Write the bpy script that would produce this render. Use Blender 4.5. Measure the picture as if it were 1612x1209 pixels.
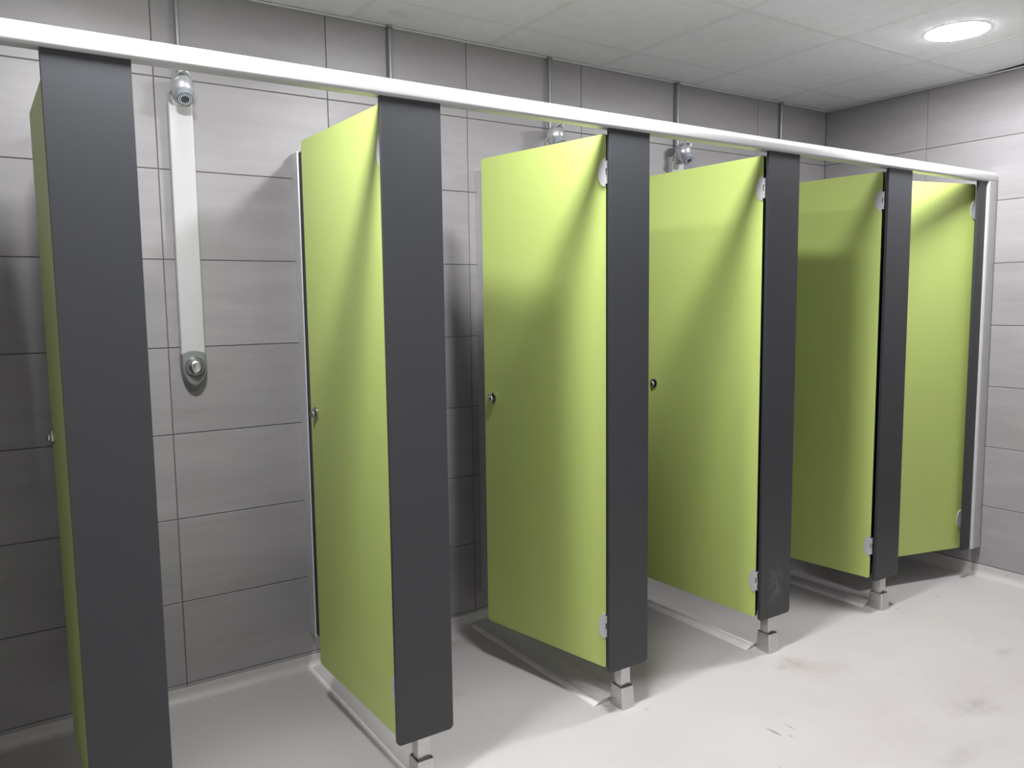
import bpy, bmesh, math, random
from mathutils import Vector, Matrix, Euler

# ------------------------------------------------------------------ scene, camera, light
sc = bpy.context.scene
for o in list(bpy.data.objects):
    bpy.data.objects.remove(o)
C = sc.collection
PI = math.pi
R = math.radians

F_PX = 1260.0935
YAW, PITCH, ROLL = R(33.51546), R(-5.87828), R(-0.70079)
CAM = Vector((0.20199, -1.98380, 1.40290))
fwd = Vector((math.sin(YAW) * math.cos(PITCH), math.cos(YAW) * math.cos(PITCH), math.sin(PITCH)))
rgt = Vector((math.cos(YAW), -math.sin(YAW), 0))
upv = rgt.cross(fwd)
r2 = rgt * math.cos(ROLL) + upv * math.sin(ROLL)
u2 = -rgt * math.sin(ROLL) + upv * math.cos(ROLL)
cam = bpy.data.cameras.new('camera')
cam.sensor_fit = 'HORIZONTAL'
cam.sensor_width = 36.0
cam.lens = F_PX * 36.0 / 1612.0
cam.clip_start = 0.02
co = bpy.data.objects.new('camera', cam)
C.objects.link(co)
m = Matrix((r2, u2, -fwd)).transposed().to_4x4()
m.translation = CAM
co.matrix_world = m
sc.camera = co

w = bpy.data.worlds.new('world')
sc.world = w
w.use_nodes = True
w.node_tree.nodes['Background'].inputs[0].default_value = (0.8, 0.85, 0.9, 1)
w.node_tree.nodes['Background'].inputs[1].default_value = 0.0
sc.view_settings.view_transform = 'Standard'
sc.view_settings.look = 'None'
sc.view_settings.gamma = 1
sc.view_settings.use_curve_mapping = False
sc.view_settings.exposure = 0.0
LAMP_STRENGTH = 318.0
LAMP_COLOR = (0.99, 0.985, 1.015)

# ------------------------------------------------------------------ measured dimensions (metres)
D = 0.9466            # face of the tiled back wall
XR = 4.3257           # face of the tiled side wall
XL = -1.13            # far end of the row, out of view
YF = -2.5             # unseen wall behind the camera, brought near to bounce light
H = 2.463             # suspended ceiling
ZTOP = 2.66
ZB, ZR = 0.148, 1.9435     # pilaster bottom, underside of head rail
TH = 0.013            # laminate thickness
TW, TZ, TX0, TZ0, TY0 = 0.6009, 0.3, 0.7349, 2.159, 0.3517
PIL = [(-0.429, -0.253), (0.3431, 0.5191), (1.1123, 1.2924), (1.8962, 2.0685), (2.6637, 2.8412), (3.4322, 3.6086)]  # first one is out of view, added for the shadow it casts

# ------------------------------------------------------------------ materials
def mat(name):
    m = bpy.data.materials.new(name)
    m.use_nodes = True
    nt = m.node_tree
    b = nt.nodes['Principled BSDF']
    return m, nt, b

def N(nt, typ, **kw):
    n = nt.nodes.new(typ)
    for k, v in kw.items():
        setattr(n, k, v)
    return n

def plain(name, col, rough=0.5, metal=0.0, spec=0.5, var=0.0, scale=8.0, bump=0.0, bscale=200.0):
    m, nt, b = mat(name)
    b.inputs['Roughness'].default_value = rough
    b.inputs['Metallic'].default_value = metal
    b.inputs['Specular IOR Level'].default_value = spec
    b.inputs['Base Color'].default_value = (*col, 1)
    tc = N(nt, 'ShaderNodeTexCoord')
    if var > 0:
        no = N(nt, 'ShaderNodeTexNoise')
        no.inputs['Scale'].default_value = scale
        no.inputs['Detail'].default_value = 5
        nt.links.new(tc.outputs['Object'], no.inputs['Vector'])
        mr = N(nt, 'ShaderNodeMapRange')
        mr.inputs['From Min'].default_value = 0.3
        mr.inputs['From Max'].default_value = 0.7
        mr.inputs['To Min'].default_value = 1 - var
        mr.inputs['To Max'].default_value = 1 + var
        nt.links.new(no.outputs['Fac'], mr.inputs['Value'])
        mx = N(nt, 'ShaderNodeVectorMath', operation='SCALE')
        mx.inputs[0].default_value = col
        nt.links.new(mr.outputs['Result'], mx.inputs['Scale'])
        nt.links.new(mx.outputs['Vector'], b.inputs['Base Color'])
    if bump > 0:
        n2 = N(nt, 'ShaderNodeTexNoise')
        n2.inputs['Scale'].default_value = bscale
        n2.inputs['Detail'].default_value = 3
        nt.links.new(tc.outputs['Object'], n2.inputs['Vector'])
        bp = N(nt, 'ShaderNodeBump')
        bp.inputs['Strength'].default_value = bump
        bp.inputs['Distance'].default_value = 0.001
        nt.links.new(n2.outputs['Fac'], bp.inputs['Height'])
        nt.links.new(bp.outputs['Normal'], b.inputs['Normal'])
    return m

def tile_material():
    m, nt, b = mat('grey_porcelain')
    b.inputs['Roughness'].default_value = 0.42
    b.inputs['Specular IOR Level'].default_value = 0.45
    tc = N(nt, 'ShaderNodeTexCoord')
    oi = N(nt, 'ShaderNodeObjectInfo')
    off = N(nt, 'ShaderNodeMath', operation='MULTIPLY'); off.inputs[1].default_value = 37.0
    nt.links.new(oi.outputs['Random'], off.inputs[0])
    cb = N(nt, 'ShaderNodeCombineXYZ')
    for i in range(3):
        nt.links.new(off.outputs[0], cb.inputs[i])
    add = N(nt, 'ShaderNodeVectorMath', operation='ADD')
    nt.links.new(tc.outputs['Object'], add.inputs[0]); nt.links.new(cb.outputs[0], add.inputs[1])
    def noise(sx, sz, det, sc_=1.0):
        mp = N(nt, 'ShaderNodeMapping'); mp.inputs['Scale'].default_value = (sx, 1, sz)
        nt.links.new(add.outputs[0], mp.inputs['Vector'])
        no = N(nt, 'ShaderNodeTexNoise'); no.inputs['Scale'].default_value = sc_; no.inputs['Detail'].default_value = det
        no.inputs['Roughness'].default_value = 0.6
        nt.links.new(mp.outputs[0], no.inputs['Vector'])
        return no.outputs['Fac']
    a = noise(2.2, 13, 6); c = noise(5, 60, 4); e = noise(1.6, 4.5, 3)
    s1 = N(nt, 'ShaderNodeMath', operation='MULTIPLY_ADD'); s1.inputs[1].default_value = 0.25
    nt.links.new(c, s1.inputs[0]); nt.links.new(a, s1.inputs[2])
    rp = N(nt, 'ShaderNodeValToRGB')
    rp.color_ramp.elements[0].position = 0.40; rp.color_ramp.elements[0].color = (0.240, 0.231, 0.234, 1)
    rp.color_ramp.elements[1].position = 0.86; rp.color_ramp.elements[1].color = (0.296, 0.286, 0.290, 1)
    nt.links.new(s1.outputs[0], rp.inputs['Fac'])
    mix = N(nt, 'ShaderNodeMix', data_type='RGBA', blend_type='MIX')
    mp2 = N(nt, 'ShaderNodeMapRange'); mp2.inputs['From Min'].default_value = 0.5; mp2.inputs['From Max'].default_value = 0.72
    mp2.inputs['To Max'].default_value = 0.35
    nt.links.new(e, mp2.inputs['Value']); nt.links.new(mp2.outputs[0], mix.inputs['Factor'])
    nt.links.new(rp.outputs[0], mix.inputs[6]); mix.inputs[7].default_value = (0.255, 0.226, 0.222, 1)
    # each tile a touch lighter or darker
    br = N(nt, 'ShaderNodeMapRange'); br.inputs['To Min'].default_value = 0.96; br.inputs['To Max'].default_value = 1.05
    nt.links.new(oi.outputs['Random'], br.inputs['Value'])
    scl = N(nt, 'ShaderNodeVectorMath', operation='SCALE')
    nt.links.new(mix.outputs[2], scl.inputs[0]); nt.links.new(br.outputs[0], scl.inputs['Scale'])
    nt.links.new(scl.outputs[0], b.inputs['Base Color'])
    bp = N(nt, 'ShaderNodeBump'); bp.inputs['Strength'].default_value = 0.12; bp.inputs['Distance'].default_value = 0.002
    nt.links.new(s1.outputs[0], bp.inputs['Height']); nt.links.new(bp.outputs[0], b.inputs['Normal'])
    return m

def floor_material():
    m, nt, b = mat('pale_vinyl_floor')
    b.inputs['Specular IOR Level'].default_value = 0.4
    tc = N(nt, 'ShaderNodeTexCoord')
    V = tc.outputs['Object']
    def noise(scale, det, vec=None, rough=0.55):
        no = N(nt, 'ShaderNodeTexNoise'); no.inputs['Scale'].default_value = scale; no.inputs['Detail'].default_value = det
        no.inputs['Roughness'].default_value = rough
        nt.links.new(vec or V, no.inputs['Vector']); return no.outputs['Fac']
    def rng(v, a, c, lo, hi):
        r_ = N(nt, 'ShaderNodeMapRange'); r_.interpolation_type = 'SMOOTHSTEP'
        for k, x in (('From Min', a), ('From Max', c), ('To Min', lo), ('To Max', hi)):
            r_.inputs[k].default_value = x
        nt.links.new(v, r_.inputs['Value']); return r_.outputs[0]
    def mixc(fac, cin, col):
        mx = N(nt, 'ShaderNodeMix', data_type='RGBA', blend_type='MIX')
        nt.links.new(fac, mx.inputs['Factor']); nt.links.new(cin, mx.inputs[6]); mx.inputs[7].default_value = (*col, 1)
        return mx.outputs[2]
    base = N(nt, 'ShaderNodeRGB'); base.outputs[0].default_value = (0.446, 0.428, 0.420, 1)
    c = mixc(rng(noise(1.6, 4), 0.40, 0.72, 0, 0.30), base.outputs[0], (0.41, 0.38, 0.362))
    c = mixc(rng(noise(3.4, 6), 0.56, 0.78, 0, 0.35), c, (0.36, 0.342, 0.325))
    # brown smudges left by feet and dirt: centre, radius, strength, colour
    warp = noise(9, 5)
    nz = noise(28, 4)
    for (x, y, sx, sy, k, col) in SMUDGES:
        mp = N(nt, 'ShaderNodeMapping')
        mp.inputs['Location'].default_value = (-x / sx, -y / sy, 0)
        mp.inputs['Scale'].default_value = (1 / sx, 1 / sy, 0.0)
        nt.links.new(V, mp.inputs['Vector'])
        ln = N(nt, 'ShaderNodeVectorMath', operation='LENGTH'); nt.links.new(mp.outputs[0], ln.inputs[0])
        ad = N(nt, 'ShaderNodeMath', operation='MULTIPLY_ADD'); ad.inputs[1].default_value = 1.3
        nt.links.new(warp, ad.inputs[0]); nt.links.new(ln.outputs['Value'], ad.inputs[2])
        f = rng(ad.outputs[0], 0.55, 1.65, k, 0)
        f2 = N(nt, 'ShaderNodeMath', operation='MULTIPLY'); nt.links.new(f, f2.inputs[0])
        nt.links.new(rng(nz, 0.3, 0.65, 0.35, 1.0), f2.inputs[1])
        c = mixc(f2.outputs[0], c, col)
    fine = noise(160, 4)
    for (x0, y0, x1, y1, hw, k) in STROKES:
        L_ = math.hypot(x1 - x0, y1 - y0) / 2
        mp = N(nt, 'ShaderNodeMapping'); mp.vector_type = 'TEXTURE'
        mp.inputs['Location'].default_value = ((x0 + x1) / 2, (y0 + y1) / 2, 0)
        mp.inputs['Rotation'].default_value = (0, 0, math.atan2(y1 - y0, x1 - x0))
        mp.inputs['Scale'].default_value = (L_, hw, 1)
        nt.links.new(V, mp.inputs['Vector'])
        ln = N(nt, 'ShaderNodeVectorMath', operation='LENGTH'); nt.links.new(mp.outputs[0], ln.inputs[0])
        ad = N(nt, 'ShaderNodeMath', operation='MULTIPLY_ADD'); ad.inputs[1].default_value = 1.2
        nt.links.new(fine, ad.inputs[0]); nt.links.new(ln.outputs['Value'], ad.inputs[2])
        c = mixc(rng(ad.outputs[0], 0.9, 1.7, k, 0), c, (0.130, 0.110, 0.095))
    # thin scuffs, long in one direction
    mp = N(nt, 'ShaderNodeMapping'); mp.inputs['Rotation'].default_value = (0, 0, R(28)); mp.inputs['Scale'].default_value = (9, 120, 1)
    nt.links.new(V, mp.inputs['Vector'])
    sc1 = noise(1.0, 3, mp.outputs[0], 0.7)
    where = noise(2.3, 2)
    f = N(nt, 'ShaderNodeMath', operation='MULTIPLY')
    nt.links.new(rng(sc1, 0.70, 0.76, 0, 0.55), f.inputs[0]); nt.links.new(rng(where, 0.50, 0.62, 0, 1), f.inputs[1])
    c = mixc(f.outputs[0], c, (0.24, 0.205, 0.18))
    # fine grit
    vo = N(nt, 'ShaderNodeTexVoronoi'); vo.inputs['Scale'].default_value = 11.0; vo.inputs['Randomness'].default_value = 1.0
    nt.links.new(V, vo.inputs['Vector'])
    g = N(nt, 'ShaderNodeMath', operation='MULTIPLY')
    nt.links.new(rng(vo.outputs['Distance'], 0.025, 0.045, 0.75, 0), g.inputs[0]); nt.links.new(rng(noise(3.1, 2), 0.5, 0.56, 0, 1), g.inputs[1])
    c = mixc(g.outputs[0], c, (0.08, 0.07, 0.06))
    nt.links.new(c, b.inputs['Base Color'])
    nt.links.new(rng(noise(4, 5), 0.35, 0.7, 0.34, 0.48), b.inputs['Roughness'])
    bp = N(nt, 'ShaderNodeBump'); bp.inputs['Strength'].default_value = 0.08; bp.inputs['Distance'].default_value = 0.002
    nt.links.new(noise(60, 3), bp.inputs['Height']); nt.links.new(bp.outputs[0], b.inputs['Normal'])
    return m

SMUDGES = [
    (2.735, -0.120, 0.11, 0.09, 0.60, (0.312, 0.250, 0.212)),
    (2.800, -0.210, 0.20, 0.10, 0.40, (0.350, 0.300, 0.270)),
    (2.670, -0.095, 0.04, 0.04, 0.55, (0.300, 0.235, 0.195)),
    (2.964, -0.670, 0.13, 0.09, 0.65, (0.250, 0.222, 0.195)),
    (2.632, -0.802, 0.15, 0.06, 0.50, (0.280, 0.250, 0.218)),
    (3.500, -0.520, 0.08, 0.05, 0.60, (0.275, 0.245, 0.222)),
    (3.100, -0.550, 0.45, 0.32, 0.32, (0.372, 0.330, 0.305)),
    (2.600, -0.600, 0.42, 0.24, 0.36, (0.380, 0.332, 0.305)),
    (1.778, 0.795, 0.16, 0.08, 0.60, (0.320, 0.245, 0.195)),
    (1.552, 0.438, 0.05, 0.05, 0.40, (0.310, 0.265, 0.226)),
    (2.780, 0.550, 0.12, 0.35, 0.32, (0.350, 0.304, 0.257)),
    (3.600, -0.050, 0.25, 0.07, 0.24, (0.350, 0.312, 0.290)),
]
# dark rubber scuffs: from, to, half width, strength
STROKES = [
    (2.267, -0.350, 2.267, -0.421, 0.006, 0.75), (2.334, -0.368, 2.337, -0.423, 0.003, 0.80),
    (2.739, -0.033, 2.741, -0.110, 0.003, 0.60), (2.383, -0.285, 2.387, -0.350, 0.0015, 0.60),
    (2.288, -0.420, 2.293, -0.442, 0.003, 0.75), (3.850, -0.035, 3.872, -0.062, 0.006, 0.60),
    (2.412, -0.377, 2.455, -0.600, 0.0012, 0.30), (2.020, -0.030, 2.040, -0.050, 0.006, 0.45),
    (2.190, 0.080, 2.200, 0.030, 0.002, 0.60), (3.560, -0.020, 3.585, -0.035, 0.004, 0.70),
]

M = {}
M['tile'] = tile_material()
M['floor'] = floor_material()
M['grout'] = plain('dark_grout', (0.100, 0.094, 0.092), 0.9, var=0.15, scale=30)
M['ceiling'] = plain('white_ceiling_tile', (0.905, 0.915, 0.93), 0.9, spec=0.2, var=0.03, scale=14, bump=0.15, bscale=400)
M['bar'] = plain('white_grid_metal', (0.84, 0.84, 0.84), 0.5, var=0.02)
M['void'] = plain('ceiling_void_shade', (0.05, 0.05, 0.05), 0.95, var=0.1)  # slab coloured dark to paint the shade above the panels
M['paint'] = plain('pale_wall_paint', (0.88, 0.875, 0.87), 0.7, var=0.03, scale=3)  # unseen walls, made bright to bounce light
M['green'] = plain('lime_green_laminate', (0.415, 0.510, 0.145), 0.42, spec=0.5, var=0.015, scale=6, bump=0.05, bscale=900)
M['edge'] = plain('dark_laminate_edge', (0.012, 0.012, 0.013), 0.5, var=0.1)
M['rail'] = plain('silver_white_aluminium', (0.47, 0.47, 0.475), 0.26, metal=0.0, spec=0.6, var=0.015, scale=20)
M['post'] = plain('satin_silver_channel', (0.40, 0.395, 0.395), 0.42, spec=0.4, var=0.03, scale=20)
M['pipe'] = plain('dull_silver_pipe', (0.27, 0.275, 0.285), 0.35, metal=0.4, var=0.05, scale=40)
M['alu'] = plain('satin_aluminium', (0.62, 0.62, 0.63), 0.38, metal=0.55, var=0.04, scale=40)
M['steel'] = plain('brushed_steel', (0.58, 0.57, 0.56), 0.30, metal=0.9, var=0.06, scale=60)
M['chrome'] = plain('satin_chrome', (0.66, 0.67, 0.69), 0.30, metal=0.75, var=0.03, scale=30)
M['lock'] = plain('polished_steel', (0.50, 0.49, 0.47), 0.16, metal=1.0, var=0.03, scale=30)
M['button'] = plain('chromed_button', (0.52, 0.53, 0.54), 0.32, metal=1.0, var=0.03, scale=30)
M['silverplastic'] = plain('silver_grey_plastic', (0.20, 0.215, 0.20), 0.32, metal=0.25, var=0.03)
M['nozzle'] = plain('pale_grey_nozzle', (0.27, 0.295, 0.33), 0.5, var=0.04)
M['nozzleface'] = plain('dark_spray_face', (0.055, 0.065, 0.08), 0.45, var=0.1)
M['dots'] = plain('pale_spray_dots', (0.80, 0.83, 0.88), 0.5, var=0.05)
M['white'] = plain('white_plastic', (0.44, 0.435, 0.437), 0.35, var=0.015)
M['hinge'] = plain('pale_grey_hinge', (0.55, 0.555, 0.56), 0.35, metal=0.35, var=0.03)
M['bolt'] = plain('dark_gap', (0.02, 0.02, 0.02), 0.6, var=0.1)

def charcoal(scuffed=False):
    m, nt, b = mat('scuffed_charcoal_laminate' if scuffed else 'charcoal_laminate')
    b.inputs['Roughness'].default_value = 0.42
    b.inputs['Specular IOR Level'].default_value = 0.5
    tc = N(nt, 'ShaderNodeTexCoord')
    mp = N(nt, 'ShaderNodeMapping'); mp.inputs['Scale'].default_value = (60, 60, 9); mp.inputs['Rotation'].default_value = (0.2, 0.35, 0)
    nt.links.new(tc.outputs['Object'], mp.inputs['Vector'])
    n1 = N(nt, 'ShaderNodeTexNoise'); n1.inputs['Scale'].default_value = 1.0; n1.inputs['Detail'].default_value = 4
    nt.links.new(mp.outputs[0], n1.inputs['Vector'])
    n2 = N(nt, 'ShaderNodeTexNoise'); n2.inputs['Scale'].default_value = 4.0; n2.inputs['Detail'].default_value = 3
    nt.links.new(tc.outputs['Object'], n2.inputs['Vector'])
    r1 = N(nt, 'ShaderNodeMapRange'); r1.inputs['From Min'].default_value = 0.70; r1.inputs['From Max'].default_value = 0.80; r1.inputs['To Max'].default_value = 0.35
    nt.links.new(n1.outputs['Fac'], r1.inputs['Value'])
    r3 = N(nt, 'ShaderNodeMapRange'); r3.inputs['From Min'].default_value = 0.58; r3.inputs['From Max'].default_value = 0.68
    nt.links.new(n2.outputs['Fac'], r3.inputs['Value'])
    mu = N(nt, 'ShaderNodeMath', operation='MULTIPLY')
    nt.links.new(r1.outputs[0], mu.inputs[0]); nt.links.new(r3.outputs[0], mu.inputs[1])
    mx = N(nt, 'ShaderNodeMix', data_type='RGBA', blend_type='MIX')
    mx.inputs[6].default_value = (0.028, 0.0300, 0.0335, 1); mx.inputs[7].default_value = (0.16, 0.165, 0.17, 1)
    nt.links.new(mu.outputs[0], mx.inputs['Factor'])
    out = mx.outputs[2]
    if scuffed:      # pale rubbed patch low on the panel
        mp2 = N(nt, 'ShaderNodeMapping'); mp2.inputs['Location'].default_value = (0.0, 0, -0.285 / 0.085); mp2.inputs['Scale'].default_value = (1 / 0.045, 0, 1 / 0.085)
        nt.links.new(tc.outputs['Object'], mp2.inputs['Vector'])
        ln = N(nt, 'ShaderNodeVectorMath', operation='LENGTH'); nt.links.new(mp2.outputs[0], ln.inputs[0])
        r5 = N(nt, 'ShaderNodeMapRange'); r5.inputs['From Min'].default_value = 0.2; r5.inputs['From Max'].default_value = 1.3; r5.inputs['To Min'].default_value = 1.0; r5.inputs['To Max'].default_value = 0.0
        nt.links.new(ln.outputs['Value'], r5.inputs['Value'])
        n3 = N(nt, 'ShaderNodeTexNoise'); n3.inputs['Scale'].default_value = 34; n3.inputs['Detail'].default_value = 6
        nt.links.new(tc.outputs['Object'], n3.inputs['Vector'])
        r6 = N(nt, 'ShaderNodeMapRange'); r6.inputs['From Min'].default_value = 0.42; r6.inputs['From Max'].default_value = 0.75; r6.inputs['To Max'].default_value = 0.55
        nt.links.new(n3.outputs['Fac'], r6.inputs['Value'])
        m5 = N(nt, 'ShaderNodeMath', operation='MULTIPLY'); nt.links.new(r5.outputs[0], m5.inputs[0]); nt.links.new(r6.outputs[0], m5.inputs[1])
        m6 = N(nt, 'ShaderNodeMix', data_type='RGBA', blend_type='MIX')
        nt.links.new(m5.outputs[0], m6.inputs['Factor']); nt.links.new(out, m6.inputs[6]); m6.inputs[7].default_value = (0.20, 0.205, 0.21, 1)
        out = m6.outputs[2]
    nt.links.new(out, b.inputs['Base Color'])
    return m
M['charcoal'] = charcoal()
M['scuffed'] = charcoal(True)

def lamp_material():
    m = bpy.data.materials.new('lit_diffuser'); m.use_nodes = True
    nt = m.node_tree
    nt.nodes.remove(nt.nodes['Principled BSDF'])
    e = N(nt, 'ShaderNodeEmission'); e.inputs[0].default_value = (*LAMP_COLOR, 1); e.inputs[1].default_value = LAMP_STRENGTH
    nt.links.new(e.outputs[0], nt.nodes['Material Output'].inputs[0])
    return m
M['lamp'] = lamp_material()

# ------------------------------------------------------------------ helpers
def add_obj(name, me, material=None, parent=None, loc=(0, 0, 0), rotz=0.0):
    o = bpy.data.objects.new(name, me)
    C.objects.link(o)
    o.location = loc
    o.rotation_euler = (0, 0, rotz)
    if parent is not None:
        o.parent = parent
    if material is not None and len(me.materials) == 0:
        me.materials.append(material)
    return o

def tag(o, label, cat, group=None):
    o['label'] = label
    o['category'] = cat
    if group:
        o['group'] = group
    return o

def thing(name, label, cat, loc, rotz=0.0, group=None):
    o = bpy.data.objects.new(name, None)
    o.empty_display_size = 0.05
    C.objects.link(o)
    o.location = loc
    o.rotation_euler = (0, 0, rotz)
    o['kind'] = 'thing'
    return tag(o, label, cat, group)

def struct(o):
    o['kind'] = 'structure'
    return o

def mesh_of(bm, name, smooth=None):
    me = bpy.data.meshes.new(name)
    bmesh.ops.recalc_face_normals(bm, faces=bm.faces)
    bm.to_mesh(me)
    bm.free()
    if smooth is not None:
        for p in me.polygons:
            p.use_smooth = True
        try:
            me.set_sharp_from_angle(angle=R(smooth))
        except Exception:
            pass
    return me

def box(x0, x1, y0, y1, z0, z1, name='box', bevel=0.0, seg=1):
    bm = bmesh.new()
    bmesh.ops.create_cube(bm, size=1)
    for v in bm.verts:
        v.co = Vector(((x0 + x1) / 2 + v.co.x * (x1 - x0), (y0 + y1) / 2 + v.co.y * (y1 - y0), (z0 + z1) / 2 + v.co.z * (z1 - z0)))
    if bevel > 0:
        bmesh.ops.bevel(bm, geom=list(bm.edges), offset=bevel, segments=seg, profile=0.5, affect='EDGES')
    return mesh_of(bm, name, 35 if bevel > 0 and seg > 1 else None)

def rrect(w0, w1, h0, h1, r, corners=(1, 1, 1, 1), n=5):
    """outline of a rectangle, rounded corners: order BL, BR, TR, TL"""
    pts = []
    cs = [((w0 + r, h0 + r), PI, corners[0], (w0, h0)), ((w1 - r, h0 + r), 1.5 * PI, corners[1], (w1, h0)),
          ((w1 - r, h1 - r), 0, corners[2], (w1, h1)), ((w0 + r, h1 - r), 0.5 * PI, corners[3], (w0, h1))]
    for c, a, on, sharp in cs:
        if on:
            for i in range(n + 1):
                t = a + i / n * PI / 2
                pts.append((c[0] + r * math.cos(t), c[1] + r * math.sin(t)))
        else:
            pts.append(sharp)
    return pts

def prism(pts, y0, y1, name, bevel=0.0, smooth=None, seg=1):
    """outline in XZ, extruded along Y"""
    bm = bmesh.new()
    a = [bm.verts.new((x, y0, z)) for x, z in pts]
    b = [bm.verts.new((x, y1, z)) for x, z in pts]
    n = len(pts)
    fa = bm.faces.new(a)
    fb = bm.faces.new(b[::-1])
    for i in range(n):
        j = (i + 1) % n
        bm.faces.new((a[j], a[i], b[i], b[j]))
    if bevel > 0:
        ed = list(fa.edges) + list(fb.edges)
        bmesh.ops.bevel(bm, geom=ed, offset=bevel, segments=seg, profile=0.5, affect='EDGES')
    return mesh_of(bm, name, smooth)

def extrude_profile_x(pts, x0, x1, name, smooth=40):
    """outline in YZ, extruded along X"""
    bm = bmesh.new()
    a = [bm.verts.new((x0, y, z)) for y, z in pts]
    b = [bm.verts.new((x1, y, z)) for y, z in pts]
    n = len(pts)
    bm.faces.new(a); bm.faces.new(b[::-1])
    for i in range(n):
        j = (i + 1) % n
        bm.faces.new((a[j], a[i], b[i], b[j]))
    return mesh_of(bm, name, smooth)

def extrude_profile_y(pts, y0, y1, name, smooth=40):
    """outline in XZ, extruded along Y"""
    return prism(pts, y0, y1, name, 0, smooth)

def lathe(prof, name, n=24, axis='Z', smooth=40, sx=1.0, sy=1.0, cap=True):
    """profile (r, h) turned about an axis"""
    bm = bmesh.new()
    rings = []
    for r_, h_ in prof:
        if r_ < 1e-6:
            rings.append([bm.verts.new((0, 0, h_))])
        else:
            rings.append([bm.verts.new((r_ * sx * math.cos(2 * PI * i / n), r_ * sy * math.sin(2 * PI * i / n), h_)) for i in range(n)])
    for a, b in zip(rings[:-1], rings[1:]):
        for i in range(n):
            j = (i + 1) % n
            if len(a) == 1 and len(b) == 1:
                continue
            if len(a) == 1:
                bm.faces.new((a[0], b[i], b[j]))
            elif len(b) == 1:
                bm.faces.new((a[i], b[0], a[j]))
            else:
                bm.faces.new((a[i], b[i], b[j], a[j]))
    for rg in (rings[0], rings[-1]):
        if len(rg) > 1 and cap:
            bm.faces.new(rg)
    if axis == 'Y':       # height points to -Y
        for v in bm.verts:
            v.co = Vector((v.co.x, -v.co.z, v.co.y))
    return mesh_of(bm, name, smooth)

def loft(sections, name, smooth=50, cap=True):
    bm = bmesh.new()
    rs = [[bm.verts.new(p) for p in s] for s in sections]
    n = len(rs[0])
    for a, b in zip(rs[:-1], rs[1:]):
        for i in range(n):
            j = (i + 1) % n
            bm.faces.new((a[i], a[j], b[j], b[i]))
    if cap:
        bm.faces.new(rs[0]); bm.faces.new(rs[-1][::-1])
    return mesh_of(bm, name, smooth)

# ------------------------------------------------------------------ the room
floor = struct(add_obj('floor', box(XL - 0.12, XR + 0.12, YF - 0.12, D + 0.12, -0.1, 0.0, 'floor'), M['floor']))
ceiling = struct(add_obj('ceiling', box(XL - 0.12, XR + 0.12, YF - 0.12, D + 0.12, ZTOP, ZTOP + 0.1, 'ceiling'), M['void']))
GR = 0.0025   # grout lies this far behind the tile faces
wall_back = struct(add_obj('wall_back', box(XL - 0.12, XR + 0.12, D + GR, D + 0.12, 0.0, ZTOP, 'wall_back'), M['grout']))
wall_right = struct(add_obj('wall_right', box(XR + GR, XR + 0.12, YF - 0.12, D + GR, 0.0, ZTOP, 'wall_right'), M['grout']))
wall_left = struct(add_obj('wall_left', box(XL - 0.12, XL, YF, D + GR, 0.0, ZTOP, 'wall_left'), M['paint']))
wall_front = struct(add_obj('wall_front', box(XL - 0.12, XR + GR, YF - 0.12, YF, 0.0, ZTOP, 'wall_front'), M['paint']))

tile_cache = {}
def tile_mesh(tw, tz):
    key = (round(tw, 4), round(tz, 4))
    if key in tile_cache:
        return tile_cache[key]
    g, c = 0.0015, 0.0012
    x, z = tw / 2 - g, tz / 2 - g
    v = [(-x, GR + 0.0006, -z), (x, GR + 0.0006, -z), (x, GR + 0.0006, z), (-x, GR + 0.0006, z),
         (-x, 0.0012, -z), (x, 0.0012, -z), (x, 0.0012, z), (-x, 0.0012, z),
         (-x + c, 0, -z + c), (x - c, 0, -z + c), (x - c, 0, z - c), (-x + c, 0, z - c)]
    f = [(8, 9, 10, 11)]
    for i in range(4):
        j = (i + 1) % 4
        f += [(i, j, 4 + j, 4 + i), (4 + i, 4 + j, 8 + j, 8 + i)]
    me = bpy.data.meshes.new('tile')
    me.from_pydata(v, [], f)
    me.materials.append(M['tile'])
    tile_cache[key] = me
    return me

rows = []
z = TZ0 + TZ
while z > 0.3:
    rows.append((z - TZ, z)); z -= TZ
rows.append((0.03, z))
cols = [XL]
k = -3
while TX0 + TW * k < XR - 0.02:
    if TX0 + TW * k > XL + 0.02:
        cols.append(TX0 + TW * k)
    k += 1
cols.append(XR)
for z0, z1 in rows:
    for a, b_ in zip(cols[:-1], cols[1:]):
        add_obj('tile', tile_mesh(b_ - a, z1 - z0), None, wall_back, ((a + b_) / 2, D, (z0 + z1) / 2))
ycols = [D, TY0]
while ycols[-1] - TW > YF + 0.02:
    ycols.append(ycols[-1] - TW)
ycols.append(YF)
for z0, z1 in rows:
    for a, b_ in zip(ycols[:-1], ycols[1:]):
        add_obj('tile', tile_mesh(a - b_, z1 - z0), None, wall_right, (XR, (a + b_) / 2, (z0 + z1) / 2), -PI / 2)

# coved vinyl skirting
def cove_pts(hh, rr, n=8):
    """(out from wall, height), concave fillet"""
    p = [(0.0, 0.0), (0.0, hh), (0.004, hh)]
    for i in range(n + 1):
        t = i / n * PI / 2
        p.append((0.005 + rr * (1 - math.cos(t)), rr * (1 - math.sin(t)) + 0.0005 if i else min(hh - 0.004, rr + 0.0005)))
    p.append((0.005 + rr, 0.0))
    return p
cp = cove_pts(0.047, 0.030)
struct(add_obj('baseboard_back', extrude_profile_x([(D - a, b_) for a, b_ in cp], XL, XR, 'baseboard_back', 60), M['floor']))
cp = cove_pts(0.057, 0.036)
struct(add_obj('baseboard_right', extrude_profile_y([(XR - a, b_) for a, b_ in cp], YF, D - 0.0005, 'baseboard_right', 60), M['floor']))

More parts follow.
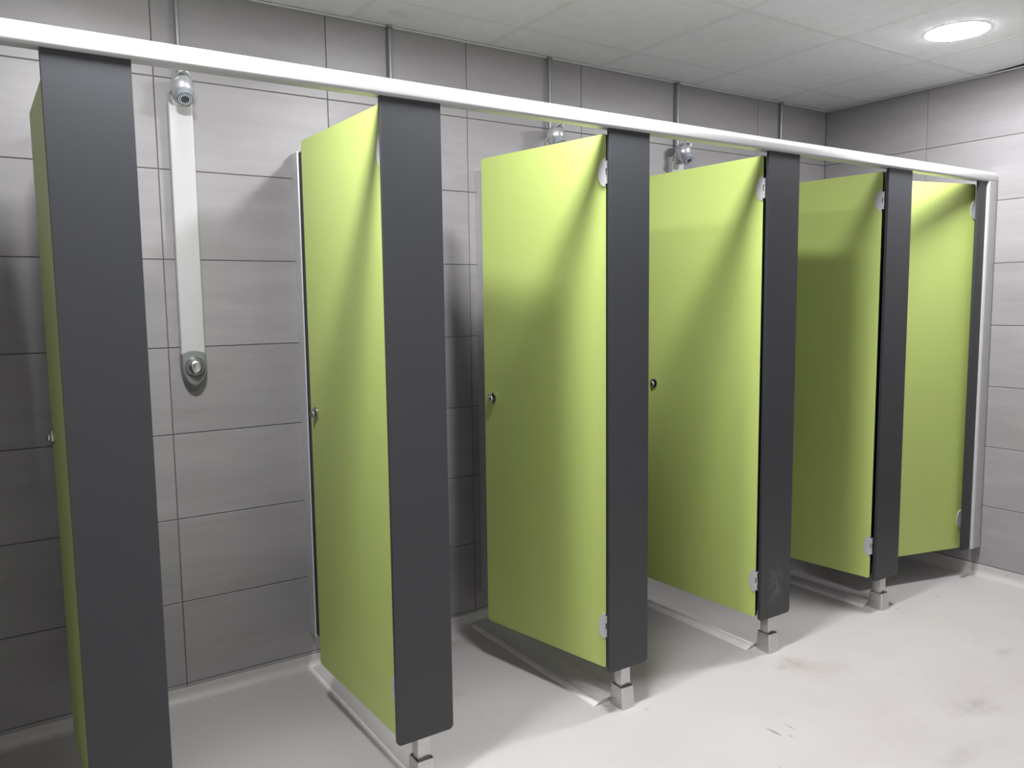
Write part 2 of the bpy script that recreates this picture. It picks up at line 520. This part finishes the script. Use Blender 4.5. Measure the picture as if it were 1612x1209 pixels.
# low vinyl-covered kerbs in the floor under each partition
def kerb_pts(c, left=0.045, right=0.045, h=0.016):
    return [(c - left, 0.0), (c - left + 0.003, 0.0035), (c - left + 0.030, 0.0135), (c - left + 0.040, h),
            (c + right - 0.040, h), (c + right - 0.030, 0.0135), (c + right - 0.003, 0.0035), (c + right, 0.0)]
KL = {0: (0.06, 0), 1: (0.06, 0), 2: (0.028, 0.007), 3: (0.088, 0.012), 4: (0.072, 0.020), 5: (0.06, 0.012)}
M['lit_edge'] = plain('painted_lit_edge', (0.62, 0.60, 0.585), 0.35, var=0.06, scale=30)  # paler than the floor, painted as light caught on the kerb slope
for i, (a, b_) in enumerate(PIL):
    c = (a + b_) / 2
    kl, sw = KL[i]
    kb = struct(add_obj('trim_%d' % (i + 1), extrude_profile_y(kerb_pts(c, kl, max(0.045, 0.085 - kl)), 0.075, D - 0.03, 'kerb', 30), M['floor']))
    if sw:      # pale strip painting the light along the foot of the kerb
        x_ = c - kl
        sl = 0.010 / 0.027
        lit_strip = [(x_ - 0.003, 0.0), (x_ - 0.001, 0.003), (x_ + 0.003, 0.0052), (x_ + 0.003 + sw, 0.0052 + sl * sw), (x_ + 0.004 + sw, 0.0035 + sl * sw), (x_ + 0.004, 0.0)]
        add_obj('painted_lit_strip', extrude_profile_y(lit_strip, 0.074, D - 0.034, 'painted_lit_strip', 30), M['lit_edge'], kb)

# suspended ceiling: panels in a white grid
gx = [XL]
x = 3.240 - 0.602 * 7
while x < XR - 0.02:
    if x > XL + 0.02:
        gx.append(x)
    x += 0.602
gx.append(XR)
gy = [D, 0.690, 0.100]
while gy[-1] - 0.6 > YF + 0.02:
    gy.append(gy[-1] - 0.6)
gy.append(YF)
panel_cache = {}
for ix, (a, b_) in enumerate(zip(gx[:-1], gx[1:])):
    for iy, (c, d) in enumerate(zip(gy[:-1], gy[1:])):
        key = (round(b_ - a, 3), round(c - d, 3))
        if key not in panel_cache:
            me = box(-(b_ - a) / 2 + 0.004, (b_ - a) / 2 - 0.004, -(c - d) / 2 + 0.004, (c - d) / 2 - 0.004, 0, 0.014, 'ceiling_panel', 0.002)
            me.materials.append(M['ceiling'])
            panel_cache[key] = me
        o = add_obj('ceiling_panel', panel_cache[key], None, ceiling, ((a + b_) / 2, (c + d) / 2, H))
        if b_ == XR and abs(c - 0.100) < 1e-6:      # one loose panel, lifted off its ledge beside the tiled wall
            o.rotation_euler = (R(-2.4), 0, 0)
            o.location.z += 0.3 * math.sin(R(2.4))
for x in gx[1:-1]:
    add_obj('grid_bar', box(x - 0.012, x + 0.012, YF, D, H - 0.0008, H + 0.001, 'grid_bar', 0.0003), M['bar'], ceiling)
for y in gy[1:-1]:
    for a, b_ in zip(gx[:-1], gx[1:]):
        add_obj('grid_bar', box(a + 0.0125, b_ - 0.0125, y - 0.012, y + 0.012, H - 0.0007, H + 0.001, 'grid_bar', 0.0003), M['bar'], ceiling)
def angle_trim(name, me):
    struct(add_obj(name, me, M['bar']))
angle_trim('trim_7', box(XL, XR, D - 0.016, D, H - 0.006, H - 0.003, 'edge_trim', 0.0008))
angle_trim('trim_8', box(XR - 0.016, XR, YF, D - 0.017, H - 0.006, H - 0.003, 'edge_trim', 0.0008))

# ------------------------------------------------------------------ cubicle fronts
ORD = {6: 'beside the tiled side wall', 5: 'second', 4: 'third', 3: 'fourth', 2: 'fifth', 1: 'sixth'}

# dark pilasters with a steel leg each
leg_me = box(-0.021, 0.021, 0.0145, 0.0545, 0.055, 0.1475, 'leg', 0.003, 2)
leg_me.materials.append(M['steel'])
def foot_mesh():
    s = []
    for z_, a, yo, yi in ((0.0, 0.0295, -0.003, 0.068), (0.005, 0.0295, -0.003, 0.068), (0.040, 0.0280, 0.000, 0.066), (0.070, 0.0268, 0.003, 0.064), (0.075, 0.0262, 0.0035, 0.0635)):
        s.append([(x_, y_, z_) for x_, y_ in rrect(-a, a, yo, yi, 0.006, n=3)])
    s.append([(x_, y_, 0.0755) for x_, y_ in rrect(-0.0240, 0.0240, 0.006, 0.061, 0.005, n=3)])
    s.append([(x_, y_, 0.066) for x_, y_ in rrect(-0.0240, 0.0240, 0.006, 0.061, 0.005, n=3)])
    me = loft(s, 'foot', 40)
    me.materials.append(M['steel'])
    return me
foot_me = foot_mesh()
P_LAB = {
    0: 'unseen dark charcoal pilaster panel, seventh from the tiled side wall',
    1: 'dark charcoal pilaster panel, sixth from the tiled side wall, before the shadowy shower cubicle',
    2: 'dark charcoal pilaster panel with rounded lower corners, fifth from the tiled side wall',
    3: 'dark charcoal pilaster panel under the joint of the head rail',
    4: 'dark charcoal pilaster panel with pale scuffs near its foot',
    5: 'dark charcoal pilaster panel, second from the tiled side wall, beside the nearly closed door',
}
for i, (a, b_) in enumerate(PIL):
    c, hw = (a + b_) / 2, (b_ - a) / 2
    t = thing('pilaster_panel', P_LAB[i], 'pilaster', (c, 0, 0), 0, 'dark pilasters of the shower cubicles')
    me = prism(rrect(-hw, hw, ZB, ZR + 0.004, 0.011, (1, 1, 0, 0)), 0.0, TH, 'panel', 0.0012)
    add_obj('panel', me, M['scuffed' if i == 4 else 'charcoal'], t)
    lg = add_obj('leg', leg_me, None, t)
    add_obj('foot', foot_me, None, lg)

# end pilaster and its channel on the side wall
t = thing('end_pilaster', 'narrow dark end panel in a silver channel fixed to the tiled side wall', 'pilaster', (XR, 0, 0))
add_obj('panel', prism(rrect(4.170 - XR, 4.246 - XR, ZB + 0.004, ZR + 0.004, 0.008, (1, 0, 0, 0)), 0.0, TH, 'panel', 0.0012), M['charcoal'], t)
def channel_profile(x0, x1, y0, y1, r_):
    return rrect(x0, x1, y0, y1, r_, (1, 0, 0, 1), n=6)
bm_pts = rrect(4.240 - XR, -0.0005, -0.012, 0.028, 0.012, (1, 1, 0, 0), n=6)
add_obj('wall_channel', loft([[(x_, y_, z_) for x_, y_ in bm_pts] for z_ in (ZB + 0.002, ZR + 0.002)], 'wall_channel', 40), M['post'], t)

# partitions running back to the wall
P_ORD = {0: 'unseen seventh', 1: 'sixth', 2: 'fifth', 3: 'fourth', 4: 'third', 5: 'second'}
for i, (a, b_) in enumerate(PIL):
    c = (a + b_) / 2
    t = thing('partition_panel', 'dark shower partition running back behind the %s dark pilaster from the tiled side wall' % P_ORD[i], 'partition', (c, 0, 0), 0, 'partitions between the shower cubicles')
    add_obj('panel', box(-TH / 2, TH / 2, TH + 0.0015, D - 0.006, ZB, ZR + 0.001, 'panel', 0.0012), M['charcoal'], t)
    pts = [(-0.013, D - 0.062), (-0.0085, D - 0.064), (-0.0072, D - 0.060), (-0.0072, D - 0.005), (0.0072, D - 0.005), (0.0072, D - 0.060), (0.0085, D - 0.064), (0.013, D - 0.062), (0.0135, D - 0.001), (-0.0135, D - 0.001)]
    add_obj('wall_channel', loft([[(x_, y_, z_) for x_, y_ in pts] for z_ in (ZB - 0.006, ZR + 0.003)], 'wall_channel', 30), M['alu'], t)

# head rail in two lengths
def rail_pts():
    y1, z0, z1 = 0.030, ZR, 1.993
    p = [(y1, z0), (y1, z1 - 0.008), (y1 - 0.007, z1)]
    for i in range(9):      # top rounds over into a bowed front
        t_ = i / 8 * PI / 2
        p.append((0.014 - 0.026 * math.sin(t_), z1 - 0.026 + 0.026 * math.cos(t_)))
    for i in range(1, 7):   # and under to the flat base
        t_ = i / 6 * PI / 2
        p.append((-0.004 - 0.008 * math.cos(t_), z0 + 0.011 - 0.011 * math.sin(t_)))
    return p
t = thing('head_rail', 'pale rounded aluminium head rail running along the tops of the cubicles', 'rail', (0, 0, 0))
add_obj('rail_length', extrude_profile_x(rail_pts(), XL + 0.001, 1.9845, 'rail_length', 50), M['rail'], t)
add_obj('rail_length', extrude_profile_x(rail_pts(), 1.9860, XR - 0.001, 'rail_length', 50), M['rail'], t)

# green doors
DW, DZ0, DZ1 = 0.600, 0.153, 1.933
hinge_pts = [(0.0, -0.045)]
for i in range(13):
    t_ = -PI / 2 + i / 12 * PI
    hinge_pts.append((0.004 + 0.026 * math.cos(t_), 0.045 * math.sin(t_)))
hinge_pts.append((0.0, 0.045))
hinge_me = prism(hinge_pts, -0.0002, 0.0045, 'hinge', 0.001); hinge_me.materials.append(M['hinge'])
hinge_bk = prism(hinge_pts, -TH - 0.0045, -TH + 0.0002, 'hinge', 0.001); hinge_bk.materials.append(M['hinge'])
def knuckle_mesh():
    bm = bmesh.new()
    for z0, z1 in ((0.012, 0.036), (-0.036, -0.010)):
        r_ = bmesh.ops.create_cube(bm, size=1)
        for v in r_['verts']:
            v.co = Vector((-0.004 + v.co.x * 0.010, -0.003 + v.co.y * 0.012, (z0 + z1) / 2 + v.co.z * (z1 - z0)))
    bmesh.ops.create_cone(bm, cap_ends=True, segments=12, radius1=0.003, radius2=0.003, depth=0.074, matrix=Matrix.Translation((-0.004, -0.003, 0)))
    me = mesh_of(bm, 'knuckle'); me.materials.append(M['hinge']); return me
knuckle_me = knuckle_mesh()
# turn-button lock: round rose with a raised oval grip
rose_me = lathe([(0.0, -0.001), (0.0205, -0.001), (0.0215, 0.002), (0.0205, 0.006), (0.016, 0.009), (0.0, 0.010)], 'lock', 24); rose_me.materials.append(M['lock'])
grip_me = lathe([(0.0, 0.006), (0.010, 0.006), (0.0115, 0.012), (0.010, 0.016), (0.006, 0.0185), (0.0, 0.019)], 'lock_button', 18); grip_me.materials.append(M['lock'])
door_me = prism(rrect(0.003, DW, 0, DZ1 - DZ0, 0.010), -TH, 0.0, 'panel', 0.0010)
door_me.materials.append(M['green']); door_me.materials.append(M['edge'])
# thin dark core shows on the cut edges of the laminate
for p in door_me.polygons:
    if abs(p.normal.y) < 0.5:
        p.material_index = 1

DOORS = [  # hinge x, hinge y, angle past square, label
    (0.3610, 0.030, 0.6, 'lime green door swung into the shadowy cubicle, seen edge-on behind a dark pilaster'),
    (1.1310, 0.030, 1.35, 'lime green door standing open beside the fully visible white shower riser'),
    (1.9099, 0.030, 10.47, 'lime green door swung inward, hinged on the pilaster under the head rail joint'),
    (2.6740, 0.030, 2.41, 'lime green door swung inward, hinged on the scuffed pilaster, third from the tiled side wall'),
    (3.4421, 0.030, 6.31, 'mostly shaded lime green door, second from the tiled side wall'),
    (4.2140, 0.034, 76.2, 'lime green door nearly closed, hinged beside the tiled side wall'),
]
for hx, hy, ang, lab in DOORS:
    t = thing('cubicle_door', lab, 'door', (hx, hy, DZ0), PI / 2 + R(ang), 'lime green doors of the shower cubicles')
    add_obj('panel', door_me, None, t)
    for zc in (1.812 - DZ0, 0.300 - DZ0):
        h1 = add_obj('hinge', hinge_me, None, t, (0.003, 0, zc))
        h1['label'] = 'pale grey half-round hinge plate'
        add_obj('knuckle', knuckle_me, None, h1)
        add_obj('hinge', hinge_bk, None, t, (0.003, 0, zc))
    lk = add_obj('lock', rose_me, None, t, (DW - 0.045, 0, 1.041 - DZ0))
    lk.rotation_euler = (-PI / 2, 0, 0)
    lk['label'] = 'chrome round lock button'
    add_obj('lock_button', grip_me, None, lk, (0, 0.003, 0))

# ------------------------------------------------------------------ showers
def build_shower():
    parts = []
    # white riser box, slim, rounded long edges
    riser = loft([[(x_, y_, z_) for x_, y_ in rrect(-0.0395, 0.0395, -0.030, -0.0005, 0.006, (1, 1, 0, 0), n=4)] for z_ in (1.235, 2.090)], 'riser', 40)
    riser.materials.append(M['white'])
    # silver control plate: arched top, tapered rounded bottom
    def plate_ring(y_, hw, drop, inset):
        p = []
        for i in range(25):
            t_ = PI + i / 24 * PI
            p.append(((hw - inset) * math.cos(t_), y_, 1.200 + (drop - inset) * math.sin(t_)))
        for i in range(9):
            u = i / 8
            p.append(((hw - inset) * (1 - 2 * u), y_, 1.237 - inset * 0.5 + 0.011 * (1 - (2 * u - 1) ** 2)))
        return p
    plate = loft([plate_ring(-0.0005, 0.0405, 0.095, 0.0), plate_ring(-0.014, 0.0405, 0.092, 0.0), plate_ring(-0.032, 0.0402, 0.076, 0.0),
                  plate_ring(-0.036, 0.0400, 0.072, 0.001), plate_ring(-0.038, 0.0395, 0.069, 0.003)], 'control_plate', 40)
    plate.materials.append(M['silverplastic'])
    button = lathe([(0.030, 0.0), (0.0295, 0.006), (0.026, 0.016), (0.020, 0.024), (0.0135, 0.029), (0.012, 0.0285), (0.008, 0.027), (0.0, 0.0265)], 'push_button', 28, 'Y', 60, 1.0, 1.12)
    button.materials.append(M['button'])
    ring = lathe([(0.033, -0.002), (0.0335, 0.002), (0.031, 0.004), (0.029, 0.002), (0.029, -0.002)], 'button_ring', 28, 'Y', 60, 1.0, 1.12)
    ring.materials.append(M['silverplastic'])
    # silver head housing: scoop-shaped visor, rising towards its front rim
    bm = bmesh.new()
    nu, nv = 18, 8
    grid = []
    for i in range(nu + 1):
        u = -1 + 2 * i / nu
        x_ = 0.0405 * math.sin(u * PI / 2)
        q = 1 - math.sqrt(max(0.0, 1 - 0.97 * math.sin(u * PI / 2) ** 2))
        B = Vector((x_, -0.028, 2.128 - 0.052 * q))
        Rm = Vector((x_ * 0.97, -0.108 + 0.062 * q, 2.165 - 0.075 * q))
        Cn = (B + Rm) / 2 + Vector((0, 0.006, 0.016 * (1 - q)))
        grid.append([bm.verts.new(B * (1 - v) ** 2 + Cn * 2 * v * (1 - v) + Rm * v * v) for v in [j / nv for j in range(nv + 1)]])
    for i in range(nu):
        for j in range(nv):
            bm.faces.new((grid[i][j], grid[i + 1][j], grid[i + 1][j + 1], grid[i][j + 1]))
    bmesh.ops.recalc_face_normals(bm, faces=bm.faces)
    bmesh.ops.solidify(bm, geom=list(bm.faces), thickness=0.0035)
    visor = mesh_of(bm, 'head_visor', 60)
    visor.materials.append(M['chrome'])
    # body between wall and visor, its lower edge curved over the riser
    bs = []
    for z_, dp, wv in ((2.060, 0.0305, 1.0), (2.066, 0.0345, 0.8), (2.085, 0.038, 0.4), (2.105, 0.043, 0.0), (2.120, 0.046, -0.6)):
        bs.append([(x_, y_, z_ + 0.014 * wv * (x_ / 0.04) ** 2 - (0.012 * (x_ / 0.04) ** 2 if z_ > 2.1 else 0)) for x_, y_ in rrect(-0.0398, 0.0398, -dp, -0.0005, 0.014, (1, 1, 0, 0), n=6)])
    body = loft(bs, 'head_body', 60)
    body.materials.append(M['chrome'])
    bm = bmesh.new()
    bmesh.ops.create_uvsphere(bm, u_segments=24, v_segments=14, radius=1.0)
    for v in bm.verts:
        v.co = Vector((v.co.x * 0.0375, -0.060 + v.co.y * 0.042, 2.119 + v.co.z * 0.042))
    dome = mesh_of(bm, 'swivel_dome', 80)
    dome.materials.append(M['chrome'])
    noz = lathe([(0.0, 0.0), (0.024, 0.0), (0.0265, 0.030), (0.0275, 0.044), (0.0268, 0.0465), (0.0245, 0.0470), (0.0240, 0.0450), (0.0, 0.0450)], 'nozzle', 28, 'Z', 35)
    noz.materials.append(M['nozzle'])
    face = lathe([(0.0, 0.0455), (0.0238, 0.0455), (0.0238, 0.0478), (0.005, 0.0485), (0.004, 0.0475), (0.0, 0.0475)], 'spray_face', 28, 'Z', 35)
    face.materials.append(M['nozzleface'])
    bm = bmesh.new()
    for rr, cnt in ((0.0205, 28), (0.0150, 22)):
        for i in range(cnt):
            a = 2 * PI * i / cnt
            bmesh.ops.create_cone(bm, cap_ends=True, segments=6, radius1=0.0014, radius2=0.0010, depth=0.002, matrix=Matrix.Translation((rr * math.cos(a), rr * math.sin(a), 0.0488)))
    dots = mesh_of(bm, 'spray_dots')
    dots.materials.append(M['dots'])
    pipe = lathe([(0.0075, 2.10), (0.0075, H - 0.004)], 'feed_pipe', 16, 'Z', 40)
    pipe.materials.append(M['pipe'])
    coll = lathe([(0.0076, H - 0.012), (0.0125, H - 0.011), (0.0125, H - 0.0045), (0.0076, H - 0.0045)], 'pipe_collar', 16, 'Z', 40)
    coll.materials.append(M['pipe'])
    return dict(riser=riser, plate=plate, button=button, ring=ring, visor=visor, body=body, dome=dome, noz=noz, face=face, dots=dots, pipe=pipe, coll=coll)
SH = build_shower()
SHOWERS = [
    (0.810, 'white shower riser with silver push button and spray head, seen whole on the grey tiles'),
    (1.583, 'white shower riser with silver head behind the fifth dark pilaster from the tiled side wall'),
    (2.345, 'silver shower head on white riser, showing over the door hinged under the head rail joint'),
    (3.122, 'silver shower head on white riser, showing over the door hinged on the scuffed pilaster'),
    (3.905, 'white shower riser with silver head in the cubicle with the nearly closed door'),
]
for x, lab in SHOWERS:
    t = thing('shower_unit', lab, 'shower', (x, D, 0), 0, 'wall showers of the cubicles')
    add_obj('riser', SH['riser'], None, t)
    pl = add_obj('control_plate', SH['plate'], None, t)
    add_obj('button_ring', SH['ring'], None, pl, (0, -0.038, 1.193))
    add_obj('push_button', SH['button'], None, pl, (0, -0.038, 1.193))
    bd = add_obj('head_body', SH['body'], None, t)
    add_obj('head_visor', SH['visor'], None, bd)
    add_obj('swivel_dome', SH['dome'], None, bd)
    nz = add_obj('nozzle', SH['noz'], None, t, (0, -0.070, 2.108))
    d = Vector((0.0, -0.66, -0.75)).normalized()
    nz.rotation_mode = 'QUATERNION'
    nz.rotation_quaternion = d.to_track_quat('Z', 'Y')
    fc = add_obj('spray_face', SH['face'], None, nz)
    dd = add_obj('spray_dots', SH['dots'], None, nz)
    dd['kind'] = 'stuff'
    pp = add_obj('feed_pipe', SH['pipe'], None, t, (0.004, -0.016, 0))
    add_obj('pipe_collar', SH['coll'], None, pp)

# ------------------------------------------------------------------ ceiling lights and cover plate
rim_me = lathe([(0.1165, -0.0002), (0.121, -0.0002), (0.121, -0.0016), (0.1165, -0.0020), (0.1165, -0.0002)], 'rim', 48, 'Z', 40, cap=False)
rim_me.materials.append(M['white'])
dif_me = lathe([(0.1160, -0.0004), (0.1160, -0.0018), (0.1130, -0.0030), (0.1050, -0.0036), (0.0, -0.0040)], 'diffuser', 48, 'Z', 40)
dif_me.materials.append(M['lamp'])
LIGHTS = [
    (3.560, -0.190, 'round lit downlight in the white ceiling near the tiled side wall'),
    (1.760, -0.200, 'round lit downlight above the front of the fourth cubicle from the tiled side wall'),
    (0.560, -0.210, 'round lit downlight above the front of the fifth cubicle from the tiled side wall'),
]
for x, y, lab in LIGHTS:
    t = thing('ceiling_light', lab, 'light', (x, y, H), 0, 'round downlights')
    add_obj('rim', rim_me, None, t)
    add_obj('diffuser', dif_me, None, t)
cv = add_obj('cover_plate', lathe([(0.0, 0.0), (0.034, 0.0), (0.035, -0.001), (0.034, -0.002), (0.0, -0.002)], 'cover_plate', 36, 'Z', 40), M['bar'], None, (1.566, 0.800, H))
tag(cv, 'small round white cover plate flush in the ceiling by the tiled back wall', 'cover plate')
